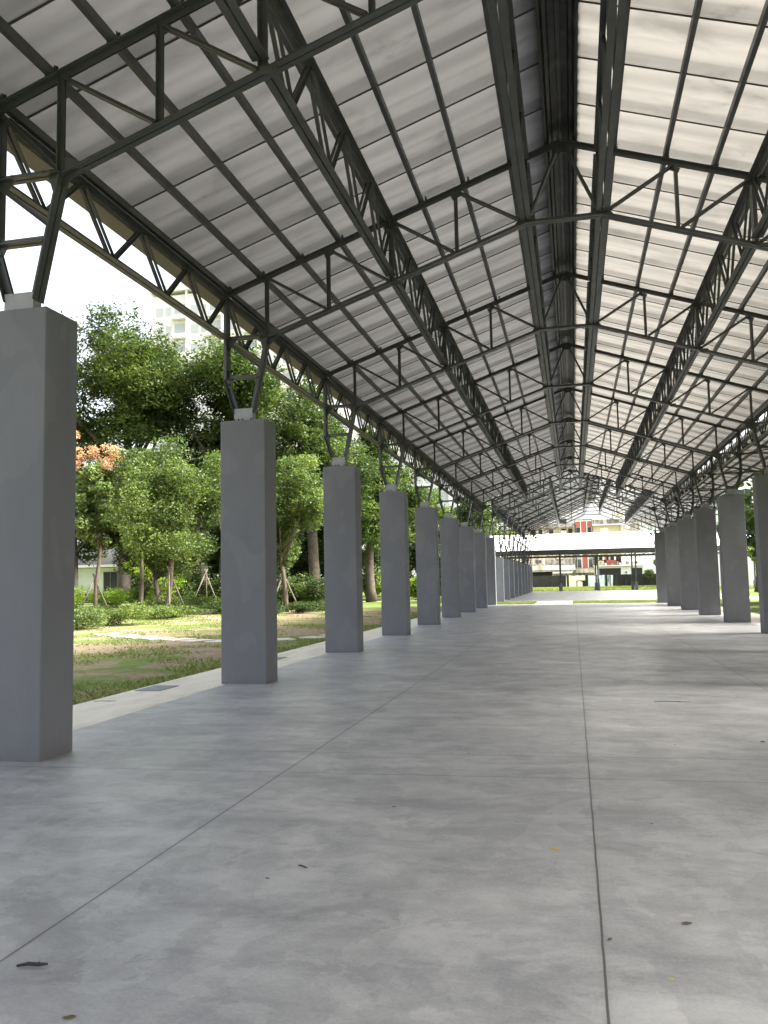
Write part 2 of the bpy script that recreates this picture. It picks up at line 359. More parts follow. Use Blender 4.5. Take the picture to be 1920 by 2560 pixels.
ZT = lambda o, apex, s: apex-s*abs(o)
def make_truss(parent, apex, slope, pts, kink, zn, zk, out, leg=.06, fine=True, side=(0, 1, 0)):
    """pts: panel-point offsets from the node inwards; out: offset where the top chord ends"""
    zt = lambda o: apex-slope*abs(o)
    zb = lambda o: zk if abs(o) <= kink else zn+(zk-zn)*(pts[0]-abs(o))/(pts[0]-kink)
    t = MB()
    for sx in (-1, 1):
        t.angles((0, 0, zt(0)), (sx*out, 0, zt(out)), side, leg*1.15, .014, .008, flip=True)
    root = t.build('roof_truss', M_steel, parent)
    b = MB()
    for sx in (-1, 1): b.angles((sx*pts[0], 0, zn), (sx*kink, 0, zk), side, leg*1.1, .014, .008)
    b.angles((-kink, 0, zk), (kink, 0, zk), side, leg*1.1, .014, .008)
    b.build('bottom_chord', M_steel, root)
    vs, ds = [], []
    for sx in (-1, 1):
        P = list(pts)
        for i, o in enumerate(P):
            vs.append(((sx*o, 0, zb(o)+.02), (sx*o, 0, zt(o)-.02), leg*(.85 if i != 2 else 1.15)))
            nx = P[i+1] if i+1 < len(P) else kink
            ds.append(((sx*(o-.04), 0, zt(o)-.03), (sx*(nx+.05), 0, zb(nx)+.03), leg*.7))
        ds.append(((sx*.04, 0, zt(0)-.05), (sx*(kink-.03), 0, zk+.03), leg*.7))
        ds.append(((sx*(out-.06), 0, zt(out)-.04), (sx*(P[0]+.03), 0, zn+.05), leg*.7))
    if fine:
        for a, c, l in vs: m = MB(); m.angles(a, c, side, l, .014); m.build('vertical_strut', M_steel, root)
        for a, c, l in ds: m = MB(); m.angles(a, c, side, l, .014); m.build('diagonal_brace', M_steel, root)
    else:
        m = MB()
        for a, c, l in vs+ds: m.angles(a, c, side, l, .014)
        m.build('web_bracing', M_steel, root)
    plates = []
    for sx in (-1, 1):
        k = kink; plates.append([(sx*(k-.17), 0, zk+.02), (sx*(k-.05), 0, zk+.13), (sx*(k+.08), 0, zk+.11), (sx*(k+.2), 0, zk-.06), (sx*k, 0, zk-.02)])
        o = pts[0]; plates.append([(sx*(o+.1), 0, zn+.04), (sx*(o+.02), 0, zn+.19), (sx*(o-.1), 0, zn+.16), (sx*(o-.26), 0, zn+.09), (sx*(o-.04), 0, zn-.12), (sx*(o+.1), 0, zn-.12)])
        for o in pts[1:]: plates.append([(sx*(o-.1), 0, zt(o)-.02), (sx*(o+.07), 0, zt(o)-.08), (sx*(o+.04), 0, zt(o)-.15), (sx*(o-.12), 0, zt(o)-.07)])
    plates.append([(-.16, 0, zt(0)-.06), (.16, 0, zt(0)-.06), (.09, 0, zt(0)-.16), (-.09, 0, zt(0)-.16)])
    if fine:
        for q in plates: gp = MB(); gp.plate(q, side); gp.build('gusset_plate', M_steel, root)
        for sx in (-1, 1):
            o = pts[2]; sp = MB(); sp.box(sx*o+.02, sx*o+.17, -.15, -.07, zb(o)-.065, zb(o)-.055); sp.box(sx*o+.02, sx*o+.17, -.158, -.15, zb(o)-.1, zb(o)-.045)
            sp.box(sx*o+.02, sx*o+.17, -.07, -.062, zb(o)-.065, zb(o)-.0); sp.build('splice_clip', M_steel, root)
            for o in PUR:
                cl = MB(); z = zt(o)+.03; cl.box(sx*o-.06, sx*o+.07, -.06, .06, z+.001, z+.012); cl.box(sx*o+.045, sx*o+.055, -.07, .07, z+.012, z+.09)
                for q in (.02, .05, .08): cl.box(sx*o+.0552, sx*o+.075, -.055, -.035, z+q-.008, z+q+.006)
                cl.build('purlin_cleat', M_steel, root)
    else:
        gp = MB()
        for q in plates: gp.plate(q, side)
        tag(gp.build('gusset_plates', M_steel, root), kind='stuff')
    return root
PUR = [.74, 1.45, 2.11, 2.74, 3.45, 4.11, 4.77, 5.34]
APEX, SL = 8.0, .34
P1 = (4.67, 3.64, 2.62, 1.60)
tf = make_truss(shed, APEX, SL, P1, .55, 5.42, 6.82, 5.40)
tn = make_truss(shed, APEX, SL, P1, .55, 5.42, 6.82, 5.40, fine=False)
used = [False, False]
for i, y in enumerate(YALL):
    k = 0 if 2 <= i < 8 else 1
    src = (tf, tn)[k]; o = copy_tree(src, shed) if used[k] else src
    used[k] = True; o.location.y = y

def girder(parent, off, zt, zb, y0, y1, npan=4, leg=.062):
    """one bay of a lattice girder running along the building"""
    S = (1, 0, 0); t = MB()
    t.angles((off, y0, zt), (off, y1, zt), S, leg*1.15, .02, .008, flip=True)
    t.angles((off, y0, zb), (off, y1, zb), S, leg*1.15, .02, .008)
    o = t.build('lattice_girder', M_steel, parent)
    m = MB(); p = (y1-y0)/npan
    for k in range(npan):
        a = y0+k*p; q = a+p*.5
        m.angles((off, a+.05, zt-.02), (off, q-.02, zb+.02), S, leg*.62, .03, .006)
        m.angles((off, q+.02, zb+.02), (off, a+p-.05, zt-.02), S, leg*.62, .03, .006)
    m.build('girder_web', M_steel, o)
    return o
for off, zt, zb in ((5.37, 6.10, 5.47), (2.62, 7.05, 6.22), (.55, 7.76, 6.86)):
    src = girder(shed, 0, zt, zb, .06, 5.36)
    first = True
    for sx in (-1, 1):
        for y in YALL[:-1]:
            o = src if first else copy_tree(src, shed); first = False
            o.location = (sx*off, y, 0)
# purlins: lipped channels
for sx in (-1, 1):
    for o_ in PUR:
        m = MB(); z = APEX-SL*o_+.045; x = sx*o_; y0, y1 = YALL[0]-.6, YT[-1]+.65
        m.box(x-.004, x+.004, y0, y1, z, z+.09); m.box(x-.004 if sx > 0 else x-.055, x+.055 if sx > 0 else x+.004, y0, y1, z-.004, z-.0005)
        m.box((x+.051) if sx > 0 else (x-.055), (x+.055) if sx > 0 else (x-.051), y0, y1, z, z+.02)
        m.build('purlin', M_steel, shed)
# roof sheets
def roof_slope(parent, sx, o0, o1, z0, slope, y0, y1, pitch, m_sheet, phase=0.0, name='roof_sheet', amp=.010):
    m = MB(); ys = []; npan = int((y1-y0)/pitch)+1
    prof = []
    for i in range(npan):
        for k in range(16):
            tt = k/16; yy = y0+(i+tt)*pitch
            if yy > y1: break
            prof.append((yy, amp*math.sin(tt*2*math.pi*4)))
    cols = [o0+(o1-o0)*k/6 for k in range(7)]
    vs = []; n = len(cols)
    for yy, h in prof:
        for o in cols: vs.append((sx*o, yy, z0-slope*o+h))
    fs = [(i*n+j, i*n+j+1, (i+1)*n+j+1, (i+1)*n+j) for i in range(len(prof)-1) for j in range(n-1)]
    m.add(vs, fs, 0, True)
    for i in range(npan):
        yy = y0+i*pitch
        if yy+.02 < y1: m.bar((sx*o0, yy, z0-slope*o0-.022), (sx*o1, yy, z0-slope*o1-.022), (0, 1, 0), (0, 0, 1), 0, .022, 0, .012, 1)
    me = bpy.data.meshes.new(name); me.from_pydata(m.v, [], m.f); me.materials.append(m_sheet); me.materials.append(M_seam)
    me.polygons.foreach_set('material_index', m.m); me.polygons.foreach_set('use_smooth', m.sm)
    o = bpy.data.objects.new(name, me); C.objects.link(o); o.parent = parent
    return o
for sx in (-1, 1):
    roof_slope(shed, sx, .232, 5.56, APEX+.155, SL, -5.417, 50.5, 1.037, M_sheet if sx > 0 else M_sheet_shaded_dusty)
rc = MB()
prof = [(-.36, .065), (-.24, -.02), (-.238, -.125), (-.20, -.125), (-.17, -.02), (-.13, -.012), (-.11, .012), (-.03, .03), (-.025, .012), (.025, .012), (.03, .03), (.11, .012), (.13, -.012), (.17, -.02), (.20, -.125), (.238, -.125), (.24, -.02), (.36, .065)]
y0, y1 = -5.5, 50.6; vs = []
for x, z in prof: vs += [(x, y0, APEX+.10+z), (x, y1, APEX+.10+z)]
rc.add(vs, [(2*i, 2*i+1, 2*i+3, 2*i+2) for i in range(len(prof)-1)])
rc.build('ridge_cap', M_ridge, shed)
rc2 = MB(); vs = []
for x, z in [(-.3, .11), (-.12, .19), (.12, .19), (.3, .11)]: vs += [(x, y0, APEX+z), (x, y1, APEX+z)]
rc2.add(vs, [(2*i, 2*i+1, 2*i+3, 2*i+2) for i in range(3)]); rc2.build('ridge_flashing', M_ridge, shed)
for sx in (-1,):
    gt = MB()
    for a, b_, c, d_ in ((5.46, 5.70, 6.10, 6.108), (5.692, 5.70, 6.108, 6.24), (5.46, 5.468, 6.108, 6.22)):
        x0, x1 = sorted((sx*a, sx*b_)); gt.box(x0, x1, -5.5, 50.6, c, d_)
    gt.build('gutter', M_gutter, shed)
# lower side canopy along the right-hand eave
roof_slope(shed, 1, 5.50, 7.32, 6.02+5.5*.2, .2, -5.417, 50.5, 1.037, M_sheet, name='canopy_sheet')
for o_ in (5.62, 6.25, 6.85, 7.28):
    m = MB(); z = 6.02-(o_-5.5)*.2-.12; m.box(o_-.004, o_+.05, -5.5, 50.5, z, z+.09); m.build('canopy_purlin', M_steel, shed)
cant = MB(); S = (0, 1, 0)
cant.angles((5.42, 0, 5.78), (7.25, 0, 5.42), S, .055, flip=True)
cant.angles((5.40, 0, 5.43), (6.4, 0, 5.40), S, .05); cant.angles((5.42, 0, 5.40), (6.5, 0, 5.58), S, .035)
cant.angles((5.40, 0, 5.06), (6.15, 0, 4.84), S, .04); cant.angles((5.40, 0, 4.81), (6.2, 0, 4.83), S, .045)
cant.angles((5.62, 0, 4.83), (5.62, 0, 5.0), S, .03); cant.angles((6.18, 0, 4.86), (6.95, 0, 5.46), S, .04); cant.angles((6.12, 0, 4.86), (6.4, 0, 5.38), S, .035)
c0 = cant.build('cantilever_arm', M_steel, shed); c0.location.y = YALL[0]
for y in YALL[1:]:
    c = copy_tree(c0, shed); c.location.y = y

# ------------------------------------------------------------------ pavilion 2 (beyond the grass strips, wider and taller)
C2 = 2.36
shed2 = empty('open_pavilion', (C2, 0, 0), label='second pavilion beyond the grass strips, tall steel forks on low light grey columns', cat='pavilion')
Y2 = [57.4+5.1*k for k in range(9)]
def column_set2(sx):
    x0, x1 = sorted((sx*7.06, sx*7.74))
    col = make_column(x0, x1, .5, 3.06); col.parent = shed2
    b = MB(); cxm = sx*7.42; b.box(cxm-.2, cxm+.2, -.13, .13, 3.062, 3.08)
    b.plate([(cxm-.14, -.06, 3.08), (cxm+.14, -.06, 3.08), (cxm+.17, -.06, 3.3), (cxm, -.06, 3.2), (cxm-.17, -.06, 3.3)], (0, 1, 0), .012)
    b.plate([(cxm-.14, .06, 3.08), (cxm+.14, .06, 3.08), (cxm+.17, .06, 3.3), (cxm, .06, 3.2), (cxm-.17, .06, 3.3)], (0, 1, 0), .012)
    b.build('base_plate', M_steel, col)
    br = bracket(sx, 6.5, 6.42, 7.71, 7.05, 4.2, 7.30, 7.52, 3.15, [6.44, 5.5, 4.6, 3.75], [(6.4, 5.55), (5.45, 4.65), (4.55, 3.8)], leg=.09)
    br.build('support_bracket', M_steel, col)
    return col
for sx in (-1, 1):
    src = column_set2(sx); src.location.y = Y2[0]
    for y in Y2[1:]:
        c = copy_tree(src, shed2); c.location.y = y
t2 = make_truss(shed2, 10.35, .445, (6.5, 5.1, 3.7, 2.3), .86, 6.38, 8.86, 7.75, leg=.08, fine=False)
for i, y in enumerate(Y2):
    o = t2 if i == 0 else copy_tree(t2, shed2); o.location.y = y
for off, zt, zb in ((7.71, 6.85, 6.2), (3.7, 8.62, 7.6), (.86, 9.9, 8.9)):
    src = girder(shed2, 0, zt, zb, .06, 5.04, leg=.07); first = True
    for sx in (-1, 1):
        for y in Y2[:-1]:
            o = src if first else copy_tree(src, shed2); first = False; o.location = (sx*off, y, 0)
for sx in (-1, 1):
    for o_ in (1.0, 1.9, 2.8, 3.7, 4.6, 5.5, 6.5, 7.6):
        m = MB(); z = 10.35-.445*o_+.05; m.box(sx*o_-.03, sx*o_+.03, Y2[0]-.5, Y2[-1]+.5, z, z+.09); m.build('purlin', M_steel, shed2)
    roof_slope(shed2, sx, .22, 8.0, 10.52, .445, Y2[0]-.6, Y2[-1]+.6, 1.3, M_sheet_far)
rc = MB(); vs = []
for x, z in [(-.4, -.1), (-.2, .0), (.2, .0), (.4, -.1)]: vs += [(x, Y2[0]-.6, 10.48+z), (x, Y2[-1]+.6, 10.48+z)]
rc.add(vs, [(2*i, 2*i+1, 2*i+3, 2*i+2) for i in range(3)]); rc.build('ridge_cap', M_ridge, shed2)

# ------------------------------------------------------------------ pavilion 3 (crosswise, white roof)
M_white = varied('white_roof_sheet', (.80, .80, .80), (.86, .86, .86), 1, .45)
shed3 = empty('crosswise_pavilion', (0, 103, 0), label='low crosswise pavilion with bright white roof on thin dark posts before the black wall', cat='pavilion')
m = MB(); m.bar((-16, -4.2, 4.86), (26, -4.2, 4.86), (0, 1, .5), (0, -.447, .894), 0, 4.2, 0, .04)
m.bar((-16, 4.2, 4.86), (26, 4.2, 4.86), (0, -1, .5), (0, .447, .894), 0, 4.19, 0, .04)
k = 0.0
m.build('roof', M_white, shed3)
m = MB(); m.box(-16, 26, -4.26, -4.205, 4.46, 4.90); m.build('eave_board', M_steel, shed3)
def post3(x, y):
    b = MB(); b.box(x-.17, x+.17, y-.17, y+.17, -.1, .78)
    b.add([(x+a*s, y+c*s, z) for z, s in ((.78, .17), (1.0, .09)) for a in (-1, 1) for c in (-1, 1)], [(0, 1, 5, 4), (1, 3, 7, 5), (3, 2, 6, 7), (2, 0, 4, 6), (4, 5, 7, 6)])
    o = b.build('post', M_col, shed3)
    t = MB(); t.box(x-.075, x+.075, y-.075, y+.075, .99, 4.72)
    for sx in (-1, 1):
        pts = [(x+sx*(.06+.62*math.sin(a)), y, 3.75+.62*(1-math.cos(a))) for a in [k*math.pi/2/6 for k in range(7)]]
        t.tube(pts, .028, 5)
    t.build('post_shaft', M_steel, o)
for i in range(-3, 6):
    post3(-1.46+4.33*i, -2.1); post3(-1.46+4.33*i-.15, 2.1)
for y in (-2.1, 2.1):
    m = MB(); m.box(-16, 26, y-.05, y+.05, 4.10, 4.22); m.box(-16, 26, y-.05, y+.05, 4.48, 4.60)
    x = -16
    while x < 26:
        m.bar((x, y, 4.2), (x+.55, y, 4.52), (0, 1, 0), (0, 0, 1), -.02, .02, 0, .05); m.bar((x+.55, y, 4.52), (x+1.1, y, 4.2), (0, 1, 0), (0, 0, 1), -.02, .02, 0, .05); x += 1.1
    m.build('lattice_beam', M_steel, shed3)
m = MB()
for i in range(20):
    x = -15.8+2.2*i; m.bar((x, -4.1, 4.72), (x, 0, 6.78), (1, 0, 0), (0, 0, 1), -.04, .04, 0, .09); m.bar((x, 4.1, 4.72), (x, 0, 6.78), (1, 0, 0), (0, 0, 1), -.04, .04, 0, .09)
m.build('rafters', M_steel, shed3)

# ------------------------------------------------------------------ boundary wall and old buildings behind
def stain_mat(name, c0, c1, c2, scale=1.0, rough=.85, th=(.45, .6)):
    m = mat(name, c0, rough, 0, .2); n = N(m)
    a = n.noise(scale, 7, .7, n.map((1, 1, .6))); b = n.noise(scale*3, 6, .7, n.map((1.5, 1, .25)))
    col = n.ramp(a, [(.3, c0), (.7, c1)]); col = n.mix(n.ramp(b, [(th[0], 0.0), (th[1], 1.0)]), col, c2)
    n.link(col, n.b.inputs['Base Color']); return m
M_black = stain_mat('sooty_wall', (.018, .018, .017), (.03, .03, .028), (.06, .058, .05), .6, th=(.55, .75))
M_cream = stain_mat('cream_plaster', (.66, .60, .47), (.74, .69, .56), (.58, .50, .38), .5, th=(.62, .85))
M_pale = stain_mat('pale_blue_plaster', (.50, .56, .60), (.62, .68, .72), (.10, .11, .11), .5, th=(.50, .60))
M_grey = stain_mat('weathered_concrete', (.28, .26, .23), (.40, .38, .34), (.12, .11, .095), .4)
M_beige = stain_mat('beige_panel', (.42, .38, .30), (.52, .48, .38), (.25, .21, .16), .4)
M_yel = stain_mat('yellow_plaster', (.50, .43, .24), (.56, .49, .31), (.38, .31, .18), .4, th=(.6, .9))
M_red = varied('red_panel', (.26, .065, .045), (.34, .085, .06), .8, .6)
M_wht = varied('white_paint', (.68, .68, .66), (.78, .78, .76), .8, .6)
M_glass = mat('dark_glass', (.03, .04, .045), .12)
M_gable = varied('blue_grey_sheet', (.50, .53, .58), (.56, .59, .64), .4, .5)
M_mint = stain_mat('mint_panel', (.45, .55, .47), (.52, .62, .54), (.45, .36, .26), .3, th=(.6, .75))
M_dark = mat('dark_void', (.02, .02, .02), .9)
wall = empty('boundary_wall', (0, 140, 0), label='sooty black boundary wall with pale plaster patches behind the white roofed pavilion', cat='wall')
m = MB(); m.box(-60, 60, 0, .25, -.1, 2.0)
x = -60
while x < 60: m.box(x, x+.35, -.08, -.001, -.1, 2.03); x += 3.1
m.build('wall_panel', M_black, wall)
m = MB(); m.plate([(-1.25, -.012, .03), (.45, -.012, .03), (.45, -.012, 1.14), (1.88, -.012, 1.13), (1.9, -.012, 1.96), (1.5, -.012, 2.0), (1.2, -.012, 1.93), (.7, -.012, 1.98), (0, -.012, 1.9), (-.7, -.012, 2.0), (-1.2, -.012, 1.96)][::-1], (0, 1, 0), .02)
m.plate([(.62, -.012, .03), (1.42, -.012, .03), (1.44, -.012, .85), (1.1, -.012, 1.02), (.6, -.012, .98)][::-1], (0, 1, 0), .02)
m.build('plaster_patch', M_cream, wall)
m = MB(); m.plate([(2.25, -.012, .05), (6.25, -.012, .03), (6.35, -.012, 1.9), (4.8, -.012, 1.97), (3.4, -.012, 1.88), (2.32, -.012, 1.96)][::-1], (0, 1, 0), .02)
m.build('painted_patch', M_pale, wall)
def win(parent, x0, x1, z0, z1, y, m_fr=M_wht, nx=2, pane=M_glass):
    f_ = MB(); t = .06
    f_.box(x0, x1, y-.06, y-.002, z0, z0+t); f_.box(x0, x1, y-.06, y-.002, z1-t, z1); f_.box(x0, x0+t, y-.06, y-.002, z0+t, z1-t); f_.box(x1-t, x1, y-.06, y-.002, z0+t, z1-t)
    for i in range(1, nx): q = x0+(x1-x0)*i/nx; f_.box(q-.03, q+.03, y-.055, y-.002, z0+t, z1-t)
    o = f_.build('window', m_fr, parent)
    p = MB(); p.box(x0+t, x1-t, y-.03, y-.004, z0+t, z1-t); p.build('pane', pane, o)
    return o
def part(parent, name, mt, *boxes):
    m = MB()
    for b in boxes: m.box(*b)
    return m.build(name, mt, parent)
Y0 = 146
b1 = empty('row_house', (-3, Y0, 0), label='old beige row house with mint awning wall, left of the red panelled house', cat='house')
part(b1, 'wall', M_beige, (-12, 3.48, 0, 8, 0, 10.4))
part(b1, 'parapet', M_grey, (-12, 3.48, -.5, -.002, 10.45, 11.0), (-12, 3.48, -.9, -.502, 10.35, 10.5))
part(b1, 'awning_wall', M_mint, (-3.9, 3.4, -1.4, -.002, 3.0, 3.8)); part(b1, 'awning', M_grey, (-4.5, 3.45, -2.0, -1.402, 2.75, 2.9), (-4.5, 3.45, -1.4, -.003, 3.82, 3.95))
part(b1, 'sign_board', M_wht, (-.4, 2.9, -2.15, -2.01, 2.4, 2.66))
part(b1, 'cement_panel', M_grey, (-.8, 3.3, -.1, -.002, 4.0, 4.85), (-1.6, -1.0, -.1, -.002, 4.0, 4.9))
part(b1, 'window_bay', M_grey, (-5.8, 3.3, -.06, -.002, 8.3, 8.6))
for i, x in enumerate((-4.0, -2.7, -.9, 1.2, 2.35)):
    win(b1, x, x+.85, 8.6, 10.2, -.002, M_beige, 1, M_dark)
part(b1, 'water_tank', M_dark, (.6, 2.2, 1, 3, 10.9, 11.9))
b2 = empty('red_house', (0, Y0-.3, 0), label='narrow grey concrete house with a tall red panel between dark windows', cat='house')
part(b2, 'wall', M_grey, (.5, 3.5, 0, 8, 0, 11.7))
part(b2, 'red_panel', M_red, (1.62, 2.53, -.08, -.002, 3.3, 11.3), (.76, 1.5, -.08, -.002, 10.35, 11.3), (2.65, 3.3, -.08, -.002, 10.35, 11.3))
part(b2, 'mullion', M_wht, (1.5, 1.6, -.1, -.001, 3.3, 11.4), (2.55, 2.64, -.1, -.001, 3.3, 11.4), (.7, 3.38, -.12, -.101, 11.32, 11.42))
for z in (3.3, 6.2, 8.8):
    win(b2, .76, 1.49, z, z+1.5, -.002, M_grey, 1); win(b2, 2.66, 3.36, z, z+1.5, -.002, M_grey, 1)
part(b2, 'balcony', M_beige, (.4, 3.55, -.7, -.13, 2.4, 3.15))
b3 = empty('yellow_house', (0, Y0-.1, 0), label='yellow plastered house with a white window, air conditioners below and a grey gable above', cat='house')
part(b3, 'wall', M_yel, (3.56, 8.3, 0, 8, 0, 10.6))
part(b3, 'roof_edge', M_grey, (3.56, 8.6, -.5, -.002, 10.65, 11.5)); part(b3, 'drip', M_wht, (3.5, 8.8, -.7, -.502, 10.5, 10.66))
win(b3, 4.85, 6.15, 8.6, 10.0, -.002, M_wht, 2, M_wht)
part(b3, 'lower_wall', M_wht, (3.56, 11.6, -.8, -.003, 0, 3.4), (8.1, 11.6, -.8, -.003, 3.42, 4.9))
part(b3, 'ledge', M_wht, (3.4, 11.9, -1.4, -.802, 3.45, 3.6))
part(b3, 'garage', M_dark, (4.3, 7.9, -.85, -.801, 1.6, 3.1)); part(b3, 'door', M_dark, (9.6, 11.4, -.85, -.801, 1.2, 3.05))
part(b3, 'balcony_clutter', M_yel, (4.2, 5.2, -.7, -.3, 3.7, 4.4)); part(b3, 'railing', M_red, (5.6, 7.2, -.7, -.6, 3.62, 4.5)); part(b3, 'balcony_void', M_dark, (3.7, 8.0, -.2, -.004, 3.6, 5.2))
for x in (8.5, 9.9):
    o = part(b3, 'air_conditioner', M_wht, (x, x+1.0, -1.25, -.81, 3.62, 4.4)); t = MB(); t.tube([(x+.5, -1.26, 4.0), (x+.5, -1.30, 4.0)], .3, 14); t.build('fan', M_grey, o)
t = MB(); t.tube([(8.75, -.9, 2.35), (8.75, -.82, 2.35)], .16, 8); t.build('lantern', M_dark, b3)
part(b1, 'downpipe', M_wht, (-1.95, -1.83, -.12, -.003, 3.96, 10.3)); part(b1, 'wall_pipe', M_dark, (3.05, 3.13, -.12, -.003, 3.96, 8.2))
for x in (-5.6, -3.4, .2): win(b1, x, x+1.1, 4.2, 4.85, -.002, M_grey, 2)
for x in (-5.0, -3.2, -1.6): part(b1, 'awning_panel', [M_beige, M_wht, M_beige][int(abs(x)) % 3], (x, x+1.2, -1.46, -1.402, 3.05, 3.75))
part(b1, 'ground_opening', M_dark, (-4.4, -.6, -.06, -.002, 1.6, 2.7)); part(b1, 'cloth_line', M_wht, (1.2, 1.7, -.4, -.36, 9.1, 9.8), (1.8, 2.1, -.4, -.36, 9.2, 9.8))
part(b2, 'downpipe', M_dark, (.56, .64, -.1, -.003, 3.2, 11.0)); part(b2, 'hood', M_wht, (.7, 3.4, -.5, -.13, 7.75, 7.85))
for x in (4.0, 4.5, 5.3, 6.4, 7.3, 7.7): part(b3, 'balcony_box', [M_beige, M_grey, M_wht][int(x*10) % 3], (x, x+.32, -.75, -.5, 3.62, 3.62+.3+.11*(int(x*7) % 4)))
for x in (4.1, 5.0, 5.35, 6.0, 6.9): part(b3, 'hanging_shirt', [M_wht, M_red, M_mint, M_beige, M_yel][int(x*3) % 5], (x, x+.28, -.62, -.58, 4.55, 5.05))
part(b3, 'railing_bars', M_dark, *[(3.6+.25*k, 3.63+.25*k, -.9, -.87, 3.62, 4.35) for k in range(18)]); part(b3, 'downpipe', M_grey, (8.02, 8.1, -.12, -.003, 5.0, 10.4))
part(b3, 'roof_tank', M_wht, (7.2, 8.0, 2, 3, 10.61, 11.9))
b4 = empty('gabled_house', (0, 152, 0), label='pale blue-grey metal gable rising behind the yellow house', cat='house')
m = MB(); m.plate([(1.6, 0, 0), (9.6, 0, 0), (9.6, 0, 12.4), (5.6, 0, 13.9), (4.2, 0, 14.4), (3.0, 0, 14.4), (1.6, 0, 11.6)][::-1], (0, 1, 0), .3); m.build('wall', M_gable, b4)
m = MB(); m.box(7.6, 9.4, -.8, -.2, 10.4, 13.6); m.build('stair_tower', M_wht, b4); win(b4, 7.9, 8.9, 12.0, 13.4, -.82, M_grey, 2, M_beige)
b5 = empty('white_house', (0, Y0+.5, 0), label='off-white house with green glass, just right of the yellow house', cat='house')
part(b5, 'wall', M_wht, (8.35, 26, 0, 8, 0, 10.9)); part(b5, 'roof_edge', M_grey, (8.4, 26, -.4, -.002, 10.95, 11.3)); win(b5, 9.7, 11.3, 8.9, 10.6, -.002, M_grey, 2, M_beige)
o = part(b5, 'air_conditioner', M_wht, (9.0, 9.75, -.5, -.07, 9.8, 10.4)); win(b5, 12.8, 14.6, 8.6, 10.2, -.002, M_grey, 3, M_mint)
b6 = empty('row_house', (0, Y0+.3, 0), label='long off-white house seen at the left behind the far columns of the second pavilion', cat='house')
part(b6, 'wall', M_wht, (-40, -15.1, 0, 8, 0, 9.8)); part(b6, 'roof', M_grey, (-40.5, -15.1, -.6, 8.4, 9.82, 10.1))
for x in range(-38, -17, 4): win(b6, x, x+1.6, 6.2, 7.8, -.002, M_grey, 2)

# white low building in the park on the left
lw = empty('park_building', (-46, 75, 0), label='low white building with dark openings behind the trees on the left', cat='building')
part(lw, 'wall', M_wht, (-12, 12, 0, 6, .9, 3.5)); part(lw, 'plinth', M_dark, (-12.05, 12.05, -.05, 6.05, 0, .89)); part(lw, 'roof', M_wht, (-12.8, 12.8, -1.0, 6.6, 3.55, 3.8))
for x in (-9, -5, -.5, 3.5, 7): win(lw, x, x+1.6, 1.0, 3.1, -.002, M_grey, 2)
# apartment towers
M_tower = varied('tower_tiles', (.74, .72, .71), (.80, .78, .77), .1, .7)
M_tower2 = varied('tower_band', (.66, .64, .63), (.72, .70, .69), .1, .7)
M_tg = mat('tower_glass', (.50, .52, .54), .3); M_tg2 = mat('tower_glass_dark', (.42, .44, .46), .3)
def tower(x, y, wd, h, label, dep=16):
    t = empty('apartment_tower', (x, y, 0), label=label, cat='tower')
    part(t, 'wall', M_tower, (0, wd, 0, dep, 0, h))
    low = MB(); m2 = MB(); z = 4.0; bay = 6.2; src = {}
    def put(name, mt, bx, xx, z):
        if z < 22: low.box(xx+bx[0], xx+bx[1], *bx[2:4], z+bx[4], z+bx[5]); return
        if name not in src:
            src[name] = part(t, name, mt, bx); o = src[name]
        else: o = src[name].copy(); C.objects.link(o); o.parent = t
        o.location = (xx, 0, z)
    nb = int(wd/bay)
    while z+2 < h:
        for i in range(nb):
            xx = .6+i*bay
            put('window', M_tg, (.2, 1.5, -.06, -.002, 0, 1.4), xx, z); put('small_window', M_tg, (2.0, 2.9, -.06, -.002, 0, 1.4), xx, z)
            put('balcony_window', M_tg2, (3.5, 5.6, -.05, -.001, -.2, 1.7), xx, z)
            put('balcony', M_tower2, (3.3, 5.8, -.9, -.101, -.9, -.1), xx, z)
        z += 3.2
    tag(low.build('lower_windows', M_tg, t), kind='stuff')
    for i in range(nb+1): part(t, 'pier', M_tower2, (.3+i*bay-.3, .3+i*bay, -.5, -.001, 0, h+.5))
    part(t, 'parapet', M_tower2, (-.2, wd+.2, -.6, dep, h+.52, h+1.6)); part(t, 'roof_house', M_tower, (wd*.3, wd*.5, 3, 9, h+1.6, h+5))
    return t
tower(-66, 120, 27, 49, 'tall pale apartment tower farthest left above the big trees')
tower(-37, 126, 25, 41, 'pale apartment tower behind the fork of the second left column')
# right side building
rb = empty('office_block', (16, 118, 0), label='white block with a green glass band seen between the right columns', cat='building')
part(rb, 'wall', M_wht, (0, 30, 0, 10, 0, 14)); part(rb, 'glass_band', M_mint, (0.5, 29.5, -.08, -.002, 7.5, 10.4))
for x in range(2, 28, 4): win(rb, x, x+1.8, 11.2, 13, -.002, M_grey, 2)

# ------------------------------------------------------------------ foliage
def leaf_mat(name, c0, c1, c2):
    m = bpy.data.materials.new(name); m.use_nodes = True; n = N(m); t = m.node_tree
    at = n.new('ShaderNodeAttribute'); at.attribute_name = 'tint'
    col = n.ramp(at.outputs['Fac'], [(0, c0), (.5, c1), (1, c2)])
    n.b.inputs['Roughness'].default_value = .5; n.b.inputs['Specular IOR Level'].default_value = .35
    n.link(col, n.b.inputs['Base Color'])
    tr = n.new('ShaderNodeBsdfTranslucent'); n.link(n.mix(1.0, col, (1.3, 1.5, .7), 'MULTIPLY'), tr.inputs[0])
    mx = n.new('ShaderNodeMixShader'); mx.inputs[0].default_value = .42
    n.link(n.b.outputs[0], mx.inputs[1]); n.link(tr.outputs[0], mx.inputs[2]); n.link(mx.outputs[0], t.nodes['Material Output'].inputs[0])
    return m
L_dark = leaf_mat('leaf_deep_green', (.018, .032, .011), (.050, .076, .020), (.135, .175, .042))
